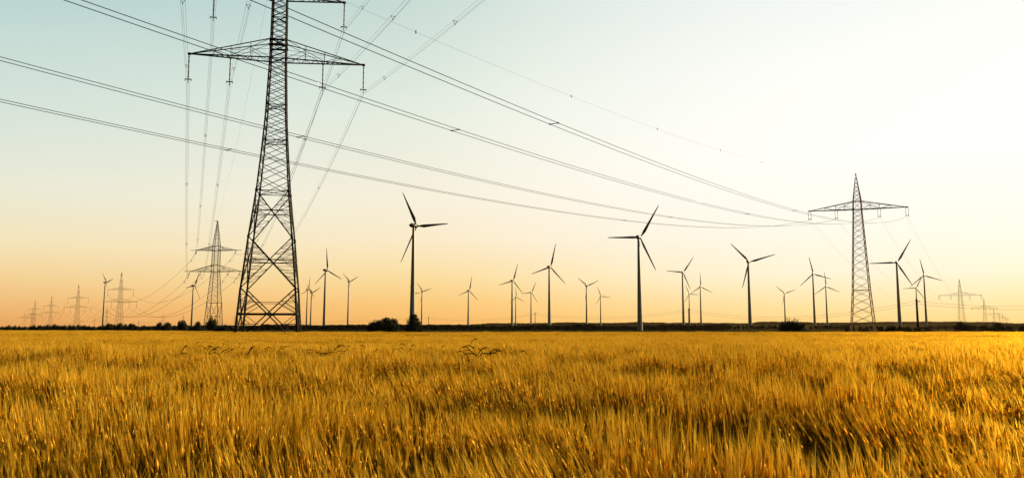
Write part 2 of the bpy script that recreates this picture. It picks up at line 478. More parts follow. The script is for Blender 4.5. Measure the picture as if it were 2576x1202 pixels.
for i, (px, Y, ty, lb) in enumerate(chain):
    o = sus if i == 0 else copy_tree(sus)
    p = at(px, 700, Y); g = float(ground_z(p.x, Y)); top = at(px, ty, Y).z
    k = (top - g) / 54.0
    o.location = (at(px, 800, Y).x, Y, g); o.scale = (k, k, k); o.rotation_euler = (0, 0, R((-2, 3, 0, -3)[i]))
    tag(o, lb, 'electricity pylon', 'pylons of the left line'); chain_roots.append(o)
far_py = [(268, 2500, 771, .0, 'very faint far pylon just right of the leftmost turbine tower'), (238, 3400, 797, 0, 'tiny faint pylon just left of the leftmost turbine tower'),
          (410, 3300, 788, 0, 'tiny faint pylon above the bushes left of the second turbine'), (461, 3300, 788.5, 0, 'tiny faint pylon directly above the round-topped bush'),
          (590, 3400, 791, 0, 'tiny faint pylon beside the left foot of the huge near pylon'), (80, 2700, 776, 0, 'tiny faint pylon hidden between two pylons near the left edge')]
for px, Y, ty, _, lb in far_py:
    o = copy_tree(sus); p = at(px, 800, Y); g = float(ground_z(p.x, Y)); k = (at(px, ty, Y).z - g) / 54.0
    o.location = (p.x, Y, g); o.scale = (k, k, k); o.rotation_euler = (0, 0, R(random.uniform(-15, 15)))
    tag(o, lb, 'electricity pylon', 'tiny far pylons on the left horizon')

# single-level pylons of the right line
sr = empty('electricity_pylon', (0, 0, 0)); mb = MB()
P = [(0, 4.9), (27.5, 2.1), (30, 1.9), (40, .15)]
hwx = lambda z: float(np.interp(z, [p[0] for p in P], [p[1] / 2 for p in P]))
lattice(mb, P, fill_levels(0, 27.5, hwx, .8) + [30, 33, 36, 40], .11, .055, (27.5, 30))
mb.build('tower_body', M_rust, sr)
for s in (-1, 1): arm_mesh(s, 1.0, 14.6, 27.5, 30, .45, .14, .05, div=6).build('crossarm', M_steel, sr)
for x in (-14.6, -6.5, 6.5, 14.6): string_mesh((x, 0, 27.5), (x, 0, 24.9), .09, 2, .5, double=.7).build('insulator', M_insul, sr)
right_chain = [(2419, 640, 702, 'slender single-arm pylon, nearest of the fading row at the right edge'),
    (2478, 1050, 750, 'second single-arm pylon of the fading row at the right edge'), (2501, 1450, 773, 'third, smaller single-arm pylon of the fading row at the right edge'),
    (2514, 1900, 784, 'fourth, faint single-arm pylon of the fading row at the right edge'), (2523, 2350, 790, 'fifth, very faint single-arm pylon of the row at the right edge'),
    (2530, 2850, 796, 'sixth, nearly lost pylon of the row at the right edge'), (2535, 3100, 799, 'last pylon in the fading row at the right edge')]
rroots = []
for i, (px, Y, ty, lb) in enumerate(right_chain):
    o = sr if i == 0 else copy_tree(sr)
    p = at(px, 800, Y); g = float(ground_z(p.x, Y)); k = (at(px, ty, Y).z - g) / 40.0
    o.location = (p.x, Y, g); o.scale = (k, k, k); o.rotation_euler = (0, 0, R(-14))
    tag(o, lb, 'electricity pylon', 'pylons of the right line'); rroots.append(o)
far_small = at(62, 800, 1500)
o = copy_tree(sr); g = float(ground_z(far_small.x, 1500)); k = (at(62, 785, 1500).z - g) / 40
o.location = (far_small.x, 1500, g); o.scale = (1.0, 1.0, k); tag(o, 'squat dark single-arm pylon, leftmost of all pylons', 'electricity pylon')

# ------------------------------------------------------------------ conductors
def bundle(P, offs, r, label, group, spacers=(), sp_r=.03, marker=None, name='power_line'):
    """P: (n,3) curve; offs: list of (sideways, down) offsets; spacers: indices along the curve"""
    P = np.asarray(P, float); d = P[-1] - P[0]; h = np.array([d[1], -d[0], 0]); h /= np.linalg.norm(h)
    root = empty(name, tuple(P[0])); b0 = P[0]
    for sx, dz in offs:
        mb = MB(); mb.tube(P - b0 + h * sx + np.array([0, 0, -dz]), r, 4); mb.build('conductor', M_wire, root)
    for i in spacers:
        c = P[i] - b0; mb = MB(); q = [c + h * sx + np.array([0, 0, -dz]) for sx, dz in offs]
        if marker:
            mb.rings([c + np.array([0, 0, z]) for z in (-.16, -.1, 0, .1, .16)], [.02, .035, .045, .035, .02], (0, 0, 1), 8)
            mb.build('marker', M_wire, root); continue
        for a in range(len(q)):
            for b in range(a + 1, len(q)):
                mb.bar(q[a], q[b], sp_r * 2)
        if len(q) == 3: mb.bar(q[2], q[2] + np.array([0, 0, -.12]), sp_r * 4)
        for a in q: mb.bar(a - d / np.linalg.norm(d) * .12, a + d / np.linalg.norm(d) * .12, sp_r * 3)
        mb.build('spacer', M_wire, root)
    tag(root, label, 'power line', group)
    return root
def span(a, b, sag, n=60):
    t = np.linspace(0, 1, n)[:, None]; P = np.array(a)[None] * (1 - t) + np.array(b)[None] * t
    P[:, 2] -= (4 * sag * t * (1 - t))[:, 0]
    return P
# right line coming over from behind-left, four twin conductors (curves measured from the photograph)
th = R(238)
GA = 'conductors of the right line crossing the sky'
def nearest_px(P, cols):
    w = P - np.array([0, 0, EYE]); dc = w[:, 1] * CP + w[:, 2] * SP
    u = np.where(dc > 1, CX + w[:, 0] / np.maximum(dc, 1) * FP, -9e9)
    return [int(np.argmin(abs(u - x))) for x in cols]
for at0, b, c, lb, sp in ((RAT[0], -.16266, .00032, 'uppermost twin conductor crossing the sky to the right pylon', (1385, 2000)),
                      (RAT[1], -.16266, .00033, 'second highest twin conductor crossing the sky to the right pylon', (1130, 1880)),
                      (RAT[2], -.16271, .00034, 'third highest twin conductor, crossing behind the middle of the near pylon', (770, 1690)),
                      (RAT[3], -.16337, .00034, 'lowest twin conductor crossing the sky to the right pylon', (570, 1570))):
    t = np.linspace(0, 480, 321)
    P = np.stack([at0.x + t * math.cos(th), at0.y + t * math.sin(th), at0.z + b * t + c * t * t], -1)
    bundle(P, [(-.3, 0), (.3, 0)], .019, lb, GA, nearest_px(P, sp), .02)
t = np.linspace(0, 480, 321)
P = np.stack([rpeak.x + t * math.cos(th), rpeak.y + t * math.sin(th), rpeak.z - .1846 * t + .00032 * t * t], -1)
bundle(P, [(0, 0)], .007, 'thin single earth wire with small markers above the right conductors', GA, nearest_px(P, (1040, 1430, 1650, 1810, 1915)), marker=True)
# left line, triple bundles passing over the big pylon
thb = R(292.0); TRI = [(-.24, 0), (.24, 0), (0, .42)]
names = {'tip_left': 'lower left arm end', 'in_left': 'lower inner left string', 'in_right': 'lower inner right string',
         'tip_right': 'lower right arm end', 'top_left': 'upper left arm end', 'top_right': 'upper right arm end'}
for k in KEYS:
    a = LAT[k]; t = np.linspace(0, 460, 231)
    P = np.stack([a.x + t * math.cos(thb), a.y + t * math.sin(thb), a.z - .14 * t + .0003 * t * t], -1)
    bundle(P, TRI, .013, 'triple conductor rising towards the viewer from the near pylon, ' + names[k], 'triple conductors of the left line', range(9, 230, 19), .018)
    bundle(span(a, MAT[k], 13.3), TRI, .018, 'triple conductor falling away behind the near pylon from its ' + names[k], 'triple conductors of the left line', range(10, 58, 12), .028)
lp = Vector((LX, LY, 78)); mt = at(544, 556, 391)
bundle(span(lp, mt, 7), [(0, 0)], .014, 'thin earth wire from the near pylon down to the tip of the pylon behind', 'earth wires')
t = np.linspace(0, 460, 120)
bundle(np.stack([lp.x + t * math.cos(thb), lp.y + t * math.sin(thb), lp.z - .12 * t + .00026 * t * t], -1), [(0, 0)], .014, 'thin earth wire passing out of the top of the picture above the near pylon', 'earth wires')
def sl(o, k): return local(o, (SL[k][0], 0, SL[k][1]))
for k in KEYS:
    bundle(span(MAF[k], sl(chain_roots[0], k), 13), [(0, 0)], .07, 'sagging line from the slanting-string pylon to the next one left, ' + names[k], 'sagging far lines at the left')
for i in range(3):
    for k in KEYS:
        bundle(span(sl(chain_roots[i], k), sl(chain_roots[i + 1], k), 13 + 2 * i, 40), [(0, 0)], .06, ('line joining the pylons either side of the leftmost turbine', 'line joining the hazy pylon and the middle small one', 'line joining the two faintest left pylons')[i] + ', ' + names[k], 'sagging far lines at the left')
for x in RX:
    a = local(rpy, (x, 0, 37.5 - rpy.location.z - 2.75)); b = local(rroots[0], (x / 13.8 * 14.6, 0, 24.8))
    bundle(span(a, b, 15), [(-.25, 0), (.25, 0)], .012, ('right end', 'inner right', 'inner left', 'left end')[RX.index(x)] + ' line falling from the tall rusty pylon to the right', 'faint right line spans', (), .03)
    for j in range(2):
        k = x / 13.8 * 14.6
        bundle(span(local(rroots[j], (k, 0, 24.8)), local(rroots[j + 1], (k, 0, 24.8)), 12, 40), [(0, 0)], .025, ('right end', 'inner right', 'inner left', 'left end')[RX.index(x)] + (' line between the first and second pylons of the fading row', ' line between the second and third pylons of the fading row')[j], 'faint right line spans')

# ------------------------------------------------------------------ wind turbines
PSI = R(36); nrm = Vector((math.sin(PSI), math.cos(PSI), 0)); RAD = 38.0
def make_turbine():
    r = empty('wind_turbine', (0, 0, 0))
    mb = MB(); zs = np.linspace(0, 1, 9)
    mb.rings([(0, 0, z) for z in zs], [2.9 - 1.75 * z ** .85 for z in zs], (0, 0, 1), 20)
    mb.build('tower', M_tower, r, True)
    n = np.array(nrm)
    mb = MB(); s = np.linspace(-5.0, 3.2, 12)
    mb.rings([n * v for v in s], [max(.25, 2.1 * math.sqrt(max(0, 1 - ((v + .6) / 4.9) ** 2)) ** .8) for v in s], n, 14)
    mb.box(tuple(n * -3 + np.array([0, 0, 2.0])), (.5, .5, .9))
    mb.build('nacelle', M_blade, r, True)
    mb = MB(); s = np.linspace(3.0, 5.8, 7)
    mb.rings([n * v for v in s], [1.75 * math.sqrt(max(.02, 1 - ((v - 3.2) / 2.7) ** 2)) for v in s], n, 14)
    mb.build('hub', M_blade, r, True)
    # blade in the rotor plane; built pointing up, chord in the plane with some pitch
    side = np.array([math.cos(PSI), -math.sin(PSI), 0]); up = np.array([0, 0, 1.])
    st = [(1.0, .8, .8, 0), (3, .85, .75, 0), (5.5, 1.45, .6, .25), (8.5, 2.0, .45, .4), (13, 1.75, .34, .3), (20, 1.35, .25, .15), (28, 1.0, .16, .06), (35, .68, .1, 0), (38.4, .42, .06, 0), (39.3, .12, .03, 0)]
    V = []; m = 10
    for z, ch, thk, off in st:
        tw = R(28 * (1 - z / 38) + 4)
        cx = side * math.cos(tw) + n * math.sin(tw); cy = n * math.cos(tw) - side * math.sin(tw)
        for i in range(m):
            a = 2 * math.pi * i / m
            V.append(n * 4.2 + up * z + cx * (math.cos(a) * ch * .78 + off) + cy * math.sin(a) * thk)
    Fc = [(k * m + i, k * m + (i + 1) % m, (k + 1) * m + (i + 1) % m, (k + 1) * m + i) for k in range(len(st) - 1) for i in range(m)] + [tuple((len(st) - 1) * m + i for i in range(m))]
    mb = MB(); mb.add(V, Fc); mesh = mb.mesh('blade', M_blade, True)
    for i in range(3):
        b = bpy.data.objects.new('blade', mesh); COL.objects.link(b); b.parent = r
    return r
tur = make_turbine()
TURB = [ # base row x, distance, rotor-centre column/row, blade phase, label
 ('far-left turbine with an orange-lit tower, alone among the small left pylons', 2254, 268.3, 710.3, -44.7),
 ('turbine standing just left of the two-armed tension pylon', 1844, 490.5, 718.6, 24.7),
 ('small turbine right of the near pylon, one blade upright, overlapping its neighbour', 2396, 776.2, 728, 7.7),
 ('small turbine just right of the near pylon with a V of two raised blades', 2336, 786.4, 735.9, -53.3),
 ('mid-sized turbine right of the near pylon with one blade straight up', 1324, 823.7, 679.8, -5.7),
 ('turbine with two raised blades, right of the one with its blade straight up', 2303, 880, 708.1, -50.7),
 ('large turbine left of centre with one blade pointing right, a leafy tree at its foot', 738, 1048.2, 568.7, -29.0),
 ('small turbine just right of the large left turbine, blades in a Y', 2534, 1063.7, 732.6, -43.0),
 ('small turbine almost hidden behind the tower of the large left turbine', 3000, 1040, 738, -33.0),
 ('small lone turbine between the two large turbines, blade tips up, left and down-right', 2069, 1180.9, 730.8, 12.0),
 ('turbine with a smaller one right behind its tower, middle of the picture', 1698, 1291.1, 706, 18.0),
 ('tiny turbine right behind the tower of a nearer one, middle of the picture', 3056, 1298.8, 747.3, -4.3),
 ('small turbine right of the overlapping pair in the middle', 2539, 1337.6, 735.5, 25.7),
 ('mid-sized turbine with a sunlit hub, midway between the two large turbines', 1267, 1385, 671.4, 15.3),
 ('small turbine with two raised blades, left of the large right turbine', 2189, 1476.8, 719.1, -50.7),
 ('tiny turbine nearest to the left of the large right turbine', 2876, 1511.9, 744.8, -23.0),
 ('large turbine right of centre with one blade pointing left, bright edge on its tower', 822, 1610.6, 597.8, 34.0),
 ('turbine just right of the large right one with a blade pointing left', 1636, 1718.6, 685, 37.3),
 ('tiny turbine tucked between two taller ones behind a wooden pole', 3029, 1734.4, 739.4, -25.0),
 ('small turbine with one blade upright, right of the pair behind the wooden pole', 2245, 1762.8, 720.8, -1.7),
 ('mid-sized turbine with a bright tower edge and a V of raised blades, right of centre', 1134, 1884.5, 658.7, -43.3),
 ('small turbine rising behind the big wispy bush', 2616, 1973.8, 737.8, -48.3),
 ('turbine left of the tall rusty pylon, the larger of two overlapping', 1696, 2045.8, 688.7, -11.3),
 ('turbine left of the tall rusty pylon, the smaller of two overlapping', 2190, 2078.1, 720, -4.3),
 ('largest turbine right of the tall rusty pylon, blade pointing left', 1168, 2256.6, 660.7, 31.0),
 ('short turbine behind the dark wooden pole at the right', 2400, 2304.6, 724.2, 28.0),
 ('rightmost turbine, one blade up, right of the dark wooden pole', 1789, 2324.5, 692.5, -10.0)]
turbs = []
def set_turbine(o, Y, cx, cy, ph):
    hub = at(cx, cy, Y); bx = hub.x - nrm.x * 4.2; by = hub.y - nrm.y * 4.2
    g = float(ground_z(bx, by)) - .3
    o.location = (bx, by, g); hh = hub.z - g
    ks = kids(o); bl = [c for c in ks if c.name.startswith('blade')]
    for c in ks:
        if c.name.startswith('tower'): c.scale = (1, 1, hh - 1.2)
        else: c.location = (0, 0, hh)
    for i, c in enumerate(bl):
        a = R(ph + 120 * i)
        c.rotation_mode = 'QUATERNION'
        c.rotation_quaternion = Matrix.Rotation(a, 3, nrm).to_quaternion()
for i, (lb, Y, cx, cy, ph) in enumerate(TURB):
    o = tur if i == 0 else copy_tree(tur)
    turbs.append(o); tag(o, lb, 'wind turbine', 'wind turbines of the wind farm')
for o, (lb, Y, cx, cy, ph) in zip(turbs, TURB): set_turbine(o, Y, cx, cy, ph)

# ------------------------------------------------------------------ wooden pole line
def wood_pole(px, Y, ty, lb, r=.16):
    p = at(px, 815, Y); g = float(ground_z(p.x, Y)); h = at(px, ty, Y).z - g
    o = empty('utility_pole', (p.x, Y, g)); mb = MB(); mb.rings([(0, 0, 0), (0, 0, h * .5), (0, 0, h)], [r * 1.15, r, r * .8], (0, 0, 1), 8); mb.build('pole', M_wood, o)
    mb = MB(); mb.bar((-.1, 0, h - .75), (.75, 0, h - .75), .09)
    for x in (.3, .7): mb.rings([(x, 0, h - .75), (x, 0, h - .6), (x, 0, h - .45)], [.05, .09, .04], (0, 0, 1), 6)
    mb.build('crossarm', M_wood, o)
    tag(o, lb, 'utility pole', 'wooden poles of the thin field line'); return o, h
wp = [wood_pole(348, 620, 808, 'tiny wooden pole above the low bushes, right of the hazy pylon'), wood_pole(1078, 470, 795.5, 'thin wooden pole right of the leafy tree'),
      wood_pole(1346, 380, 785, 'thin wooden pole between two turbines in the middle'), wood_pole(1733, 300, 775, 'wooden pole in front of the tiny tucked-in turbine, right of centre', .18),
      wood_pole(2309, 210, 751.5, 'thick dark wooden pole beside the rightmost turbines', .3)]
pts = [Vector((o.location.x, o.location.y, o.location.z + h - .5)) for o, h in wp]
pts.append(at(3100, 700, 170))
nm = ['between the tiny left pole and the pole by the leafy tree', 'from the pole by the leafy tree to the middle pole', 'from the middle pole to the pole right of the large turbine', 'across to the thick dark pole at the right', 'from the thick dark pole out of the right edge']
for i in range(5):
    bundle(span(pts[i] + Vector((.3, 0, 0)), pts[i + 1] + Vector((.3, 0, 0)), (2.2, 2.4, 2.4, 3.6, 3.4)[i], 30), [(0, 0), (.45, .75)], .022, 'pair of thin wires ' + nm[i], 'thin wires of the wooden pole line')

# ------------------------------------------------------------------ far hills and wood
M_hill = material('far_wood_canopy', (.013, .009, .003), 1.0, 0.0, .5, .02, vcol2=(.026, .018, .005))
def ridge(name, pts, Y, depth, kind, label=None, cat=None, rough=4.5):
    """wooded rise: crest heights follow photo rows; a real hill with depth and a bumpy canopy"""
    xs = np.arange(at(pts[0][0], 815, Y).x, at(pts[-1][0], 815, Y).x, 5.0)
    px = xs / Y * 1.0
    rows = np.interp([CX + x / (Y * CP) * FP for x in xs], [p[0] for p in pts], [p[1] for p in pts])
    crest = np.array([at(CX, r, Y).z for r in rows])
    v = np.linspace(-1, 1, 61); V = []
    for j, t in enumerate(v):
        y = Y + t * depth
        g = ground_z(xs, y) - 1
        shp = math.cos(t * math.pi / 2) ** .7
        cs = .55 * fbm(xs / 55, np.full_like(xs, y / 55), 3) + .45 * fbm(xs / 16, np.full_like(xs, y / 16), 3) - .5
        z = g + (crest - g) * shp + cs * rough * 2.2 * min(1, shp * 2)
        V.append(np.stack([xs, np.full_like(xs, y), z], -1))
    V = np.array(V); ny, nx = V.shape[:2]
    i = (np.arange(ny - 1)[:, None] * nx + np.arange(nx - 1)[None]).ravel()
    T = np.concatenate([np.stack([i, i + 1, i + nx + 1], -1), np.stack([i, i + nx + 1, i + nx], -1)])
    o = bpy.data.objects.new(name, tri_mesh(name, V, T, [M_hill])); COL.objects.link(o)
    tag(o, label, cat, None, kind); return o
ridge('wooded_hill', [(1150, 819), (1231, 812.5), (1330, 813), (1440, 810.5), (1500, 812.5), (1600, 810), (1690, 812), (1790, 812), (1890, 813.5), (1930, 808.5), (2000, 810), (2060, 811.5), (2180, 810.5),
      (2290, 809), (2400, 809), (2460, 809.5), (2500, 811.5), (2535, 818), (2545, 819.5), (2560, 815), (2640, 811)], 3500, 280, 'stuff', 'long low dark wooded ridge along the horizon from centre to right', 'woodland')
ridge('hills', [(700, 822), (880, 820), (1000, 817), (1060, 816), (1160, 816.5), (1240, 819), (1300, 823)], 6000, 500, 'structure', rough=1.0)
ridge('hills', [(360, 822), (400, 819.5), (520, 817.5), (640, 818), (720, 822)], 5500, 500, 'structure', rough=1.0)
ridge('wooded_hill', [(2330, 823), (2353, 819), (2420, 817.5), (2500, 819.5), (2576, 816.5), (2700, 815)], 1500, 80, 'stuff', 'nearer dark strip of wood at the right edge, below the long ridge', 'woodland', rough=1.6)

# ------------------------------------------------------------------ bushes, trees, hedges
def leaf_cloud(C, size, rg):
    n = len(C); a = rg.normal(size=(n, 3)); a /= np.linalg.norm(a, axis=1)[:, None]
    b = np.cross(a, rg.normal(size=(n, 3))); b /= np.linalg.norm(b, axis=1)[:, None]
    s = size * rg.uniform(.6, 1.4, (n, 1))
    V = np.stack([C - a * s * .6, C + b * s * .5, C + a * s * .7, C - b * s * .5], 1).reshape(-1, 3)
    k = np.arange(n) * 4
    return V, np.concatenate([np.stack([k, k + 1, k + 2], -1), np.stack([k, k + 2, k + 3], -1)])
def crown_pts(n, rg, lobes, spread=.12):
    """points through lobes (centre, radius xyz), denser towards each lobe's skin"""
    w = np.array([l[1][0] * l[1][2] for l in lobes]); idx = rg.choice(len(lobes), n, p=w / w.sum())
    d = rg.normal(size=(n, 3)); d /= np.linalg.norm(d, axis=1)[:, None]
    r = rg.uniform(0, 1, (n, 1)) ** .45 + rg.normal(0, spread, (n, 1)) * (rg.random((n, 1)) < .3)
    c = np.array([l[0] for l in lobes])[idx]; rr = np.array([l[1] for l in lobes])[idx]
    return c + d * r * rr
def rand_lobes(rg, k, w, h, z0=.0):
    L = []
    for i in range(k):
        x = rg.uniform(-w * .62, w * .62); t = 1 - (abs(x) / w) ** 2
        r = rg.uniform(.22, .38) * h; z = rg.uniform(z0 + r * .6, max(z0 + r * .7, h * t * .98 - r * .8))
        L.append(((x, rg.uniform(-w * .35, w * .35), z), (r * 1.15, r * 1.1, r)))
    return L
def plant(name, mesh_c, mesh_t, loc, s, rz, label, cat, group, sz=None):
    o = empty(name, loc, rz); o.scale = (s, s, sz or s)
    c = bpy.data.objects.new('crown', mesh_c); COL.objects.link(c); c.parent = o
    if mesh_t:
        t = bpy.data.objects.new('trunk', mesh_t); COL.objects.link(t); t.parent = o
    tag(o, label, cat, group); return o
def trunk_mesh(h, r, limbs, rg):
    mb = MB(); mb.rings([(0, 0, -.1), (0.02, 0, h * .3), (0, .02, h * .62), (0, 0, h * .85)], [r * 1.2, r, r * .7, r * .3], (0, 0, 1), 7)
    for i in range(limbs):
        a = rg.uniform(0, 6.28); z = rg.uniform(.2, .6) * h; L = rg.uniform(.25, .45) * h
        mb.rings([(0, 0, z), (math.cos(a) * L * .5, math.sin(a) * L * .5, z + L * .45), (math.cos(a) * L, math.sin(a) * L, z + L)], [r * .5, r * .32, r * .12], (math.cos(a), math.sin(a), 1), 5)
    return mb.mesh('trunk', M_bark, True)
bush_meshes = []
for i in range(5):
    rg = np.random.default_rng(40 + i); L = rand_lobes(rg, 14, 1.25, 1.0) + [((0, 0, .3), (1.0, .7, .36)), ((.0, 0, .62), (.5, .45, .34))]
    V, T = leaf_cloud(crown_pts(5200, rg, L), .068, rg); bush_meshes.append(tri_mesh('bush_crown', V, T, [M_leaf]))
btr = trunk_mesh(.9, .05, 6, np.random.default_rng(3))
def bush(px, hw, top, Y, label='rounded dark bush in the low hedge belt at the left', group='low dark bushes along the left horizon', v=None, name='bush'):
    p = at(px, 820, Y); g = float(ground_z(p.x, Y)); h = at(px, top, Y).z - g; w = hw / FP * Y
    return plant(name, bush_meshes[v if v is not None else random.randrange(5)], btr, (p.x, Y, g), w / .98, random.choice((0, math.pi)) + random.uniform(-.3, .3), label, 'bush', group, h * 1.07)
for px, hw, top in ((-8, 12, 819), (7, 11, 820.3), (22, 8, 817.3), (37, 8, 818), (49.5, 4.5, 818.7), (62, 12, 821.5), (84, 11, 817), (98, 10, 817.6), (110, 10, 818), (121, 10, 816), (138, 11, 815.7), (150, 9, 818), (163, 10, 817), (175, 9, 816),
                    (186, 9, 818), (198, 10, 815.7), (213, 10, 818), (224, 8, 818.7), (236, 11, 820), (250, 9, 819.5), (259, 9, 817)):
    bush(px, hw * 1.15, top, 330 + random.uniform(-15, 15))
for px, hw, top in ((273, 13, 812.4), (301, 15, 812.4), (329, 14, 812.8), (287, 10, 815), (315, 9, 815)):
    bush(px, hw, top, 300 + random.uniform(-10, 10), 'taller rounded bush below the two-armed pylons at the left', 'taller rounded bushes at the left')
for px, hw, top in ((345, 10, 819), (360, 12, 817.8), (376, 9, 820), (390, 12, 819), (440, 10, 818), (476, 11, 818.5), (484, 12, 819.5), (512, 12, 818), (550, 14, 818), (565, 12, 816), (580, 12, 817.5)):
    bush(px, hw, top, 290 + random.uniform(-10, 10))
bush(401, 9, 808.5, 270, 'bushy dark tree at the left end of the taller clump', None, 0); bush(419, 14, 810, 268, 'broad dark bush right of the clump end, below the tiny faint pylon', None, 1)
bush(459.7, 15, 804.3, 265, 'highest round-topped bush left of the second turbine', None, 2); bush(498.7, 13, 808.5, 265, 'dark bush just right of the second turbine tower', None, 3)
bush(531.6, 15, 797.5, 330, 'round leafy tree at the foot of the two-armed tension pylon', None, 4, 'round_tree')
bush(973, 36, 798, 190, 'big dome-shaped dark bush left of the large turbine', None, 2); bush(946, 26, 804.5, 188, 'lower left shoulder bush leaning against the big dome-shaped one', None, 0)
# the leafy tree in front of the large turbine: loose crown with gaps on its right side
rg = np.random.default_rng(77)
L = [((0, 0, 1.6), (2.5, 2.2, 1.8)), ((-.2, 0, 3.4), (2.0, 1.8, 1.7)), ((-.1, .2, 5.0), (1.35, 1.2, 1.3)), ((1.6, 0, 3.2), (.8, .7, .8)), ((2.1, .1, 2.2), (.7, .7, .6)), ((1.2, .2, 4.4), (.6, .6, .6)), ((-1.7, 0, 1.4), (1.1, 1, .9)), ((2.3, 0, 1.0), (1, .8, .7)), ((-.6, 0, 5.7), (.5, .5, .6)), ((.6, 0, 5.6), (.5, .5, .55))]
V, T = leaf_cloud(crown_pts(7500, rg, L, .3), .2, rg)
p = at(1040, 820, 195)
k = (at(1040, 789.5, 195).z - float(ground_z(p.x, 195))) / 6.2
plant('leafy_tree', tri_mesh('tree_crown', V, T, [M_leaf]), trunk_mesh(5, .2, 8, rg), (p.x, 195, float(ground_z(p.x, 195))), k * 1.0, 0, 'leafy tree with gaps in its crown at the foot of the large left turbine', 'tree', None, k)
# the wispy bush at the right
rg = np.random.default_rng(78)
C = [crown_pts(5000, rg, [((0, 0, .9), (4.2, 2, 1.2)), ((-.4, 0, 2.0), (2.6, 1.6, 1.5)), ((2.0, 0, 1.6), (1.6, 1.2, 1.0)), ((-2.8, 0, 1.4), (1.3, 1, .9))], .1)]
for i in range(90):
    b = np.array([rg.uniform(-3, 3.0), rg.uniform(-.8, .8), 1.2]); a = b[0] * .16 + rg.normal(0, .12); ln = rg.uniform(1.6, 3.6) * (1 - abs(b[0]) / 5.5)
    t = rg.uniform(0, 1, (34, 1)); C.append(b + t * ln * np.array([math.sin(a), rg.normal(0, .1), math.cos(a)]) + rg.normal(0, .09, (34, 3)))
V, T = leaf_cloud(np.concatenate(C), .17, rg); p = at(1992, 820, 205)
k = (at(1992, 797, 205).z - float(ground_z(p.x, 205))) / 4.4
plant('shrub', tri_mesh('shrub_crown', V, T, [M_leaf]), btr, (p.x, 205, float(ground_z(p.x, 205))), k * .95, 0, 'large wispy dark bush with upright twigs, left of the tall rusty pylon', 'bush', None, k)
# hedge sections
hm = []
for i in range(3):
    rg = np.random.default_rng(90 + i); n = 6500
    C = np.stack([rg.uniform(-7, 7, n), rg.normal(0, 1.0, n), rg.uniform(0, 1, n)], -1)
    top = 2.75 + .7 * (fbm(C[:, 0] / 2.2 + i * 9, C[:, 0] * 0, 3) - .5); C[:, 2] = top * C[:, 2] ** .7
    V, T = leaf_cloud(C, .34, rg); hm.append(tri_mesh('hedge_foliage', V, T, [M_leaf]))
i = 0
for px0, px1, Y, top in ((582, 1808, 900, 817.6),):
    x = at(px0, 820, Y).x; x1 = at(px1, 820, Y).x
    while x < x1:
        g = float(ground_z(x, Y)); hz = at(CX, top, Y).z - g
        o = bpy.data.objects.new('hedge', hm[i % 3]); COL.objects.link(o); o.location = (x, Y + random.uniform(-1.5, 1.5), g); o.scale = (2.1, 2.1, hz / 2.85 * random.uniform(.88, 1.2)); o.rotation_euler = (0, 0, math.pi * (i % 2))
        tag(o, 'section of the long dark clipped-looking hedge across the middle behind the barley', 'hedge', 'sections of the long dark hedge'); x += 25; i += 1
# row of small trees on the right
rg = np.random.default_rng(5); V, T = leaf_cloud(crown_pts(1100, rg, [((0, 0, 2.9), (1.5, 1.4, 1.8)), ((.2, 0, 3.8), (.9, .9, 1.0)), ((-.3, 0, 2.2), (1.3, 1.2, .9))], .12), .42, rg)
st_m = tri_mesh('small_tree_crown', V, T, [M_leaf]); st_t = trunk_mesh(4, .16, 4, rg)
cols = [1803, 1818, 1829, 1837, 1848, 1857, 1870, 1879, 1891, 1897, 1905, 1912, 1919, 1928, 1936, 1944, 1951, 2040, 2054, 2063, 2072, 2080, 2089, 2098, 2106, 2116, 2123, 2192, 2206, 2343, 2361, 2378]
for px in cols:
    Y = 880 + random.uniform(-15, 15); p = at(px, 825, Y); g = float(ground_z(p.x, Y)); s = random.uniform(.9, 1.3)
    plant('small_tree', st_m, st_t, (p.x, Y, g), s * random.uniform(.9, 1.15), random.uniform(0, 6), 'small round-crowned tree in the distant row below the wooded ridge', 'tree', 'row of small round trees at the right', s)
for px, hw, top, lb in ((2131, 7, 816, 'dark bush standing inside the legs of the tall rusty pylon'), (2146, 5, 817, 'small bush behind the left leg of the tall rusty pylon'), (2165, 6, 819, 'dark bush behind the middle of the tall rusty pylon'), (2180, 6, 819, 'small bush behind the right leg of the tall rusty pylon'), (2215, 9, 819, 'dark bush just right of the tall rusty pylon'),
                        (2240, 16, 817, 'broad ragged bush left of the largest right-hand turbine'), (2268, 15, 820, 'flat bush at the foot of the largest right-hand turbine'), (2286, 9, 819.5, 'small bush right of the largest right-hand turbine'),
                        (2309, 9, 819.5, 'small bush at the foot of the thick dark wooden pole'), (2332, 9, 820, 'small bush at the foot of the rightmost turbine'), (2418, 17, 808, 'tall ragged bush below the slender single-arm pylon'), (2450, 16, 817, 'low ragged bush right of the tall ragged one'),
                        (2476, 16, 816, 'ragged bush at the far right, below the second pylon of the fading row'), (2511, 17, 810.5, 'bigger ragged bush near the right edge'), (2540, 16, 819, 'low bush near the right edge'), (2572, 16, 818, 'bush cut by the right edge')):
    bush(px, hw, top, 560 + random.uniform(-20, 20), lb, None)

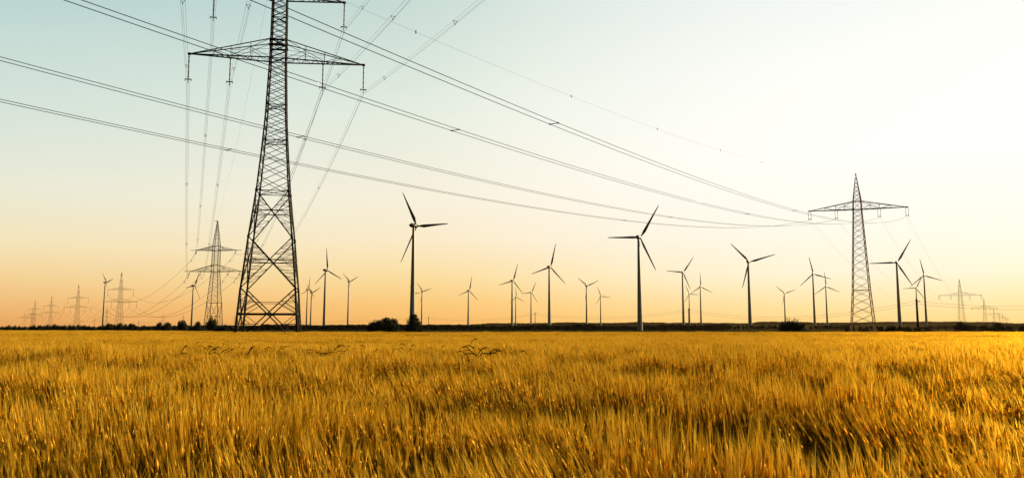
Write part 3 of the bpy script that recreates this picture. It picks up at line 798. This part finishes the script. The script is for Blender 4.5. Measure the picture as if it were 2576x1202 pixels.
# ------------------------------------------------------------------ barley
def crop_mat():
    m = bpy.data.materials.new('barley'); m.use_nodes = True
    t = m.node_tree; t.nodes.clear(); L = t.links.new; n = t.nodes.new
    o = n('ShaderNodeOutputMaterial'); p = n('ShaderNodeBsdfPrincipled'); tr = n('ShaderNodeBsdfTranslucent'); ms = n('ShaderNodeMixShader')
    a = n('ShaderNodeAttribute'); a.attribute_name = 'tone'
    r = n('ShaderNodeValToRGB'); e = r.color_ramp.elements
    st = [(0, (.04, .040, .002)), (.3, (.06, .046, .002)), (.50, (.30, .178, .005)), (.72, (.72, .42, .012)), (1, (.98, .70, .08))]  # low stops: green-brown stems with the shade of the crop's gaps painted in
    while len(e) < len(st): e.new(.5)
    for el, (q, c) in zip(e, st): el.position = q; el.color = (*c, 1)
    g = n('ShaderNodeNewGeometry'); nz = n('ShaderNodeTexNoise'); nz.inputs['Scale'].default_value = .35; nz.inputs['Detail'].default_value = 3
    L(g.outputs['Position'], nz.inputs['Vector'])
    ad = n('ShaderNodeMath'); ad.operation = 'MULTIPLY_ADD'; L(nz.outputs[0], ad.inputs[0]); ad.inputs[1].default_value = .22; L(a.outputs['Fac'], ad.inputs[2])
    sb = n('ShaderNodeMath'); sb.operation = 'SUBTRACT'; L(ad.outputs[0], sb.inputs[0]); sb.inputs[1].default_value = .09
    oi = n('ShaderNodeObjectInfo'); s2 = n('ShaderNodeMath'); s2.operation = 'MULTIPLY_ADD'; L(oi.outputs['Random'], s2.inputs[0]); s2.inputs[1].default_value = .16; L(sb.outputs[0], s2.inputs[2])
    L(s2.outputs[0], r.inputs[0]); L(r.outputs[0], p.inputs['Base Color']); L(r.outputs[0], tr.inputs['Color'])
    p.inputs['Roughness'].default_value = .6; p.inputs['Specular IOR Level'].default_value = .0; p.inputs['Specular Tint'].default_value = (1, .75, .3, 1)
    ms.inputs[0].default_value = .28; L(p.outputs[0], ms.inputs[1]); L(tr.outputs[0], ms.inputs[2])
    gl_ = n('ShaderNodeBsdfGlossy'); gl_.inputs['Roughness'].default_value = .40; gl_.inputs['Color'].default_value = (1, .62, .10, 1)   # waxy straw sheen
    m2 = n('ShaderNodeMixShader'); m2.inputs[0].default_value = .10; L(ms.outputs[0], m2.inputs[1]); L(gl_.outputs[0], m2.inputs[2])
    # thin dry awns and husks pass light mostly straight on, so they glow against the low sun
    fw = n('ShaderNodeBsdfRefraction'); fw.inputs['Roughness'].default_value = .88; fw.inputs['IOR'].default_value = 1.30
    hs = n('ShaderNodeMix'); hs.data_type = 'RGBA'; hs.blend_type = 'MULTIPLY'; hs.inputs[0].default_value = 1.0; hs.inputs[7].default_value = (1, .92, .8, 1)
    L(r.outputs[0], hs.inputs[6]); L(hs.outputs[2], fw.inputs['Color'])
    m3 = n('ShaderNodeMixShader'); m3.inputs[0].default_value = .43; L(m2.outputs[0], m3.inputs[1]); L(fw.outputs[0], m3.inputs[2]); L(m3.outputs[0], o.inputs['Surface'])
    return m
M_crop = crop_mat()
def unit(a): return a / np.maximum(np.linalg.norm(a, axis=-1, keepdims=True), 1e-9)
def barley_tile(name, size, n, lean, seed, awns=9, aw=.0022, sw=.0035, leaves=True, ear_w=.007, zcut=0.0, big=1.0):
    rg = np.random.default_rng(seed); Vs = []; Ts = []; tone = []; cnt = 0
    def push(V, T, tn):
        nonlocal cnt
        Vs.append(V.reshape(-1, 3)); Ts.append(T.reshape(-1, 3) + cnt); tone.append(np.full(V.reshape(-1, 3).shape[0], 0.) + tn); cnt += V.reshape(-1, 3).shape[0]
    b = np.stack([rg.uniform(-size / 2, size / 2, n), rg.uniform(-size / 2, size / 2, n), np.zeros(n)], -1)
    H = rg.normal(.70, .05, n)[:, None]
    # plants lean in tufts
    tn = 3; tc = rg.uniform(-size / 2, size / 2, (tn, 2)); td = rg.normal(0, .10, (tn, 2)); near = ((b[:, None, :2] - tc) ** 2).sum(-1).argmin(1)
    d = np.stack([-lean + td[near, 0] + rg.normal(0, .045, n), td[near, 1] - .04 + rg.normal(0, .06, n)], -1)
    def pos(s):                       # s: (n,1) fraction up the stem, lean grows with height
        return b + np.concatenate([d * H * s ** 1.35, H * s * (1 - .10 * (d ** 2).sum(-1, keepdims=True) * s)], -1)
    one = np.ones((n, 1))
    per = rg.normal(size=(n, 3)); per[:, 2] *= .2; per = unit(per)
    ptone = np.clip(rg.normal(.50, .20, n), .03, .99)
    lv = [zcut, .45 + zcut * .3, .78, 1.0]
    Ps = [pos(one * s) for s in lv]
    V = np.stack([q for P in Ps for q in (P - per * sw / 2, P + per * sw / 2)], 1)      # n,8,3
    base = (np.arange(n) * 8)[:, None, None]; f = np.array([[0, 1, 3], [0, 3, 2], [2, 3, 5], [2, 5, 4], [4, 5, 7], [4, 7, 6]])
    push(V, base + f[None], np.repeat(np.clip(ptone[:, None] + np.array([-.6, -.6, -.5, -.5, -.34, -.34, -.12, -.12])[None], 0, 1), 1, 1).ravel())  # stems darker towards the foot: shade between the plants put into their tone
    tip = Ps[-1]; ed = unit(tip - Ps[-2] + np.concatenate([d * .06, np.zeros((n, 1))], -1)); el = rg.uniform(.07, .10, (n, 1)) * big
    u = unit(np.cross(ed, per)); w = unit(np.cross(ed, u))
    m = tip + ed * el * .4; e = tip + ed * el
    V = np.stack([tip, m + u * ear_w, m + w * ear_w, m - u * ear_w, m - w * ear_w, e], 1); base = (np.arange(n) * 6)[:, None, None]
    f = np.array([[0, 1, 2], [0, 2, 3], [0, 3, 4], [0, 4, 1], [5, 2, 1], [5, 3, 2], [5, 4, 3], [5, 1, 4]])
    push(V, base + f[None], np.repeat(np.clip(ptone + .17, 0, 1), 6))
    for k in range(awns):
        s = rg.uniform(.1, 1, (n, 1)); o = tip + ed * el * s; sp = rg.normal(0, .045, (n, 3)); dr = unit(ed + sp); L = rg.uniform(.09, .16, (n, 1)) * big
        pw = unit(np.cross(dr, rg.normal(size=(n, 3)))) * aw / 2
        V = np.stack([o - pw, o + pw, o + dr * L], 1); base = (np.arange(n) * 3)[:, None, None]
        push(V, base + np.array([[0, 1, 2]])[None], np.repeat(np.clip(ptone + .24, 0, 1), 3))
    if leaves:
        for k in range(2):
            s = rg.uniform(.35, .8, (n, 1)); o = pos(s); az = rg.uniform(0, 6.28, n); dr = np.stack([np.cos(az) - lean * 1.2, np.sin(az), rg.uniform(.8, 2.2, n)], -1); dr = unit(dr)
            L = rg.uniform(.10, .2, (n, 1)); pw = unit(np.cross(dr, (0, 0, 1.))) * rg.uniform(.003, .006, (n, 1))
            mid = o + dr * L * .6; e = mid + unit(dr * np.array([1, 1, .1])) * L * .5
            V = np.stack([o - pw * .5, o + pw * .5, mid + pw, mid - pw, e], 1); base = (np.arange(n) * 5)[:, None, None]
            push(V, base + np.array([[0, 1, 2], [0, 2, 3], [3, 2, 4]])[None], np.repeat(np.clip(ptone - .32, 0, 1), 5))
    V = np.concatenate(Vs); T = np.concatenate([t.reshape(-1, 3) for t in Ts]); me = tri_mesh(name, V, T, [M_crop])
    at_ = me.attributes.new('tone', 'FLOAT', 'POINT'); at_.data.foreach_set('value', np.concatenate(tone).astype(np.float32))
    return bpy.data.objects.new(name, me)
src = bpy.data.collections.new('barley_tufts')
k = 0
def reg(o):
    global k
    o.name = 'tuft_%03d' % k; k += 1; src.objects.link(o)
LEANS = (.0, .08, .18, .30)
for i, ln in enumerate(LEANS):
    for j in range(3): reg(barley_tile('t', .5, 38, ln, 100 + i * 10 + j, aw=.0046, sw=.005, ear_w=.0105, awns=7, big=1.3))
for i, ln in enumerate(LEANS):
    for j in range(2): reg(barley_tile('t', 1.0, 210, ln, 200 + i * 10 + j, awns=6, aw=.007, sw=.006, leaves=True, ear_w=.010))
for i, ln in enumerate(LEANS[:2]):
    for j in range(2): reg(barley_tile('t', 3.0, 1200, ln, 300 + i * 10 + j, awns=3, aw=.02, sw=.012, leaves=False, ear_w=.02, zcut=.4))
def edge_y(x, y):
    px = CX + np.asarray(x) / np.maximum(y, 1) * FP / CP
    return np.interp(px, [-400, 0, 250, 420, 600, 1100, 3000], [270, 240, 225, 190, 150, 146, 150])
PT = []; IDX = []; SC = []; RT = []
# wind-pressed hollows in the crop near the viewer (photo column, photo row, half width in metres)
HOLLOWS = []
for hx, hy, hw_ in ((2450, 985, .9), (2330, 955, .9), (2545, 1030, .5), (1960, 960, .9), (1750, 950, .8), (1635, 960, .6), (700, 955, .9), (600, 942, .9), (60, 950, .8), (280, 965, .6), (960, 1105, .38), (1430, 1020, .4), (2100, 1035, .25),
                    (1100, 955, .6), (1340, 958, .7), (1480, 1120, .35), (2240, 1140, .25), (480, 1070, .45), (230, 1140, .4), (1900, 1150, .2), (2060, 1170, .2), (800, 1095, .35), (1660, 1100, .35), (1240, 940, .7), (880, 940, .7), (2200, 940, 1.1), (1500, 935, .8), (420, 935, .7), (1180, 1150, .3), (640, 1160, .3)):
    q = at(hx, hy - 6, 1.0); k_ = (.86 - EYE) / (q.z - EYE); HOLLOWS.append((q.x * k_, k_, hw_))
def sow(y0, y1, step, lod):
    ys = np.arange(y0, y1, step)
    for y in ys:
        hwid = y * .70 + 4.5
        x = np.arange(-hwid, hwid, step); x = x + rng.uniform(-.3, .3, len(x)) * step; yy = y + rng.uniform(-.3, .3, len(x)) * step
        keep = yy < edge_y(x, yy)
        x = x[keep]; yy = yy[keep]; n = len(x)
        if n == 0: continue
        big_ = fbm(x / 3.6 + 3, yy / 2.6 + 1.3, 3); sml = fbm(x / 1.25 + 71, yy / 1.1 + 133, 2); far_ = fbm(x / 40, yy / 9 + 7, 3)
        ridge_ = vn(x / 3.0 + 50, yy / 1.7)
        dmp = 1 - .72 * sm(14, 45, yy)
        hgt = 1 + ((.06 + .24 * sm(7, 14, yy)) * (big_ - .5) + .30 * (sml - .5) + .74 * (fbm(x / .75 + 11, yy / .8 + 5, 2) - .5) + .14 * (ridge_ - .5)) * dmp + .16 * (far_ - .5) * sm(15, 40, yy) - .24 * sm(20, 110, yy) + rng.normal(0, .05, n) * dmp
        ln = fbm(x / 2.2 + 80, yy / 2.0, 2) + .22 * sm(-2, 8, x * 6 / np.maximum(yy, 3)) - .05 + rng.normal(0, .06, n)
        if lod == 0: idx = np.clip((ln - .2) / .6 * 4, 0, 3).astype(int) * 3 + rng.integers(0, 3, n)
        elif lod == 1: idx = 12 + np.clip((ln - .2) / .6 * 4, 0, 3).astype(int) * 2 + rng.integers(0, 2, n)
        else: idx = 20 + rng.integers(0, 4, n)
        for dx_, dy_, wx_ in HOLLOWS:
            hgt = hgt - .46 * np.exp(-((x - dx_) / wx_) ** 2 - ((yy - dy_) / (wx_ * .75)) ** 2)
        lane = sm(.40, .52, fbm(x / 9, yy * 0 + 3, 3))     # thinner, lower strips along the tractor lines
        hgt = hgt * (1 - lane * (.20 * np.exp(-((yy - 43 - x * .06) / 4.0) ** 2) + .17 * np.exp(-((yy - 78 + x * .05) / 7.0) ** 2)))
        PT.append(np.stack([x, yy, ground_z(x, yy)], -1)); IDX.append(idx); SC.append(np.stack([np.ones(n), np.ones(n), hgt], -1))
        RT.append(np.stack([rng.normal(0, .03, n), rng.normal(0, .03, n), rng.uniform(-.5, .5, n)], -1))
sow(1.2, 26, .42, 0); sow(26, 80, .85, 1); sow(80, 275, 2.5, 2)
PT = np.concatenate(PT); IDX = np.concatenate(IDX); SC = np.concatenate(SC); RT = np.concatenate(RT)
me = bpy.data.meshes.new('barley_field'); me.vertices.add(len(PT)); me.vertices.foreach_set('co', PT.astype(np.float32).ravel())
for nm_, ty, dat in (('kind_index', 'INT', IDX.astype(np.int32)), ('grow', 'FLOAT_VECTOR', SC.astype(np.float32).ravel()), ('turn', 'FLOAT_VECTOR', RT.astype(np.float32).ravel())):
    a = me.attributes.new(nm_, ty, 'POINT'); a.data.foreach_set('vector' if ty == 'FLOAT_VECTOR' else 'value', dat)
me.update()
barley = bpy.data.objects.new('barley_field', me); COL.objects.link(barley)
tag(barley, 'ripe golden barley with long awns filling the whole foreground', 'barley', None, 'stuff')
ng = bpy.data.node_groups.new('sow_barley', 'GeometryNodeTree')
ng.interface.new_socket('Geometry', in_out='INPUT', socket_type='NodeSocketGeometry'); ng.interface.new_socket('Geometry', in_out='OUTPUT', socket_type='NodeSocketGeometry')
gi = ng.nodes.new('NodeGroupInput'); go = ng.nodes.new('NodeGroupOutput'); ci = ng.nodes.new('GeometryNodeCollectionInfo'); ip = ng.nodes.new('GeometryNodeInstanceOnPoints')
ci.inputs['Collection'].default_value = src; ci.inputs['Separate Children'].default_value = True; ci.inputs['Reset Children'].default_value = True
def na(nm_, ty):
    q = ng.nodes.new('GeometryNodeInputNamedAttribute'); q.data_type = ty; q.inputs['Name'].default_value = nm_
    return q.outputs['Attribute']
gl = ng.links.new
m2p = ng.nodes.new('GeometryNodeMeshToPoints')
gl(gi.outputs[0], m2p.inputs['Mesh']); gl(m2p.outputs[0], ip.inputs['Points']); gl(ci.outputs[0], ip.inputs['Instance'])
ip.inputs['Pick Instance'].default_value = True
gl(na('kind_index', 'INT'), ip.inputs['Instance Index']); gl(na('turn', 'FLOAT_VECTOR'), ip.inputs['Rotation']); gl(na('grow', 'FLOAT_VECTOR'), ip.inputs['Scale'])
gl(ip.outputs[0], go.inputs[0])
md = barley.modifiers.new('sow', 'NODES'); md.node_group = ng

# ------------------------------------------------------------------ dark wild grass above the barley
M_weed = material('wild_grass_leaf', (.014, .013, .005), .7, .1, .4, 5)
def weed(px, py, wpx, blades, seed, label=None, droop=1.0):
    rg = np.random.default_rng(seed); Y = .72 * FP / max(14, (py - HZ)) ; p = at(px, py, Y)
    root = bpy.data.objects.new('wild_grass', None); mb = MB(); W = wpx / FP * Y
    h0 = p.z
    mb.tube(np.array([(0, 0, 0), (.01, 0, h0 * .5), (0, 0, h0 - .08), (0, 0, h0)]), .004, 4)
    for i in range(blades):
        s = rg.choice((-1, 1)); L = W * rg.uniform(.35, .7); up = rg.uniform(.04, .2) * droop; dn = rg.uniform(-.12, .16) * droop
        y0 = rg.uniform(-.1, .1); z0 = h0 - .1 + rg.uniform(-.05, .05); x0 = rg.uniform(-.25, .25) * W
        t = np.linspace(0, 1, 8); X = x0 + s * L * t; Z = z0 + up * np.sin(t * math.pi * .8) * 1.4 - dn * t ** 2
        wd = .027 * np.sin(np.clip(t * .85 + .12, 0, 1) * math.pi) ** .7 + .002
        V = []
        for a in range(8): V += [(X[a], y0 - wd[a] * .5, Z[a] + wd[a] * .45), (X[a], y0 + wd[a] * .5, Z[a] - wd[a] * .45)]
        mb.add(V, [(2 * a, 2 * a + 1, 2 * a + 3, 2 * a + 2) for a in range(7)])
    o = mb.build('wild_grass', M_weed); o.location = (p.x, Y, 0)
    tag(o, label or 'small dark bent grass blades poking above the barley left of centre', 'grass', 'dark wild grass blades above the barley')
weed(1197, 899, 82, 13, 1, 'largest tuft of dark arching grass blades above the barley, near the centre', 1.4)
weed(1185, 884, 66, 4, 2, 'high arching blades just above the largest dark grass tuft', 1.6)
for i, (px, py, w, b) in enumerate(((385, 875, 14, 1), (450, 898, 50, 2), (485, 876, 42, 2), (520, 882, 50, 3), (548, 886, 50, 4), (572, 884, 30, 2), (618, 888, 40, 2), (695, 886, 50, 4), (730, 882, 40, 3), (762, 878, 36, 2), (818, 888, 70, 6),
                                    (857, 880, 34, 3), (880, 888, 50, 5), (940, 885, 50, 3), (1012, 888, 40, 2), (1030, 884, 46, 3), (1068, 886, 34, 3), (1108, 880, 26, 2), (1222, 890, 30, 1), (1330, 900, 50, 1), (1382, 880, 26, 2),
                                    (1478, 886, 36, 1), (1580, 888, 38, 1), (1720, 884, 20, 1), (1778, 890, 34, 1))):
    lb = None
    if px > 1250: lb = {1330: 'faint thin arching blade right of the largest dark grass tuft', 1382: 'short slanting dark blades right of the picture centre', 1478: 'single flat dark blade right of the picture centre', 1580: 'single bent dark blade below the large right turbine', 1720: 'tiny dark blade right of the large right turbine', 1778: 'lone rightmost dark blade lying on the barley'}[px]
    weed(px, py - 3, w * 1.0, b + (1 if px < 1150 else 0), 50 + i, lb)

# ------------------------------------------------------------------ evening haze
hz_m = bpy.data.materials.new('haze'); hz_m.use_nodes = True; t_ = hz_m.node_tree; t_.nodes.clear()
ho = t_.nodes.new('ShaderNodeOutputMaterial'); hv = t_.nodes.new('ShaderNodeVolumePrincipled')
hv.inputs['Color'].default_value = (1, .72, .42, 1); hv.inputs['Density'].default_value = .000008; hv.inputs['Anisotropy'].default_value = .35
t_.links.new(hv.outputs[0], ho.inputs['Volume'])
mb = MB(); mb.box((0, 4200, 100), (13400, 9800, 214)); hz = mb.build('haze', hz_m); tag(hz, kind='stuff')
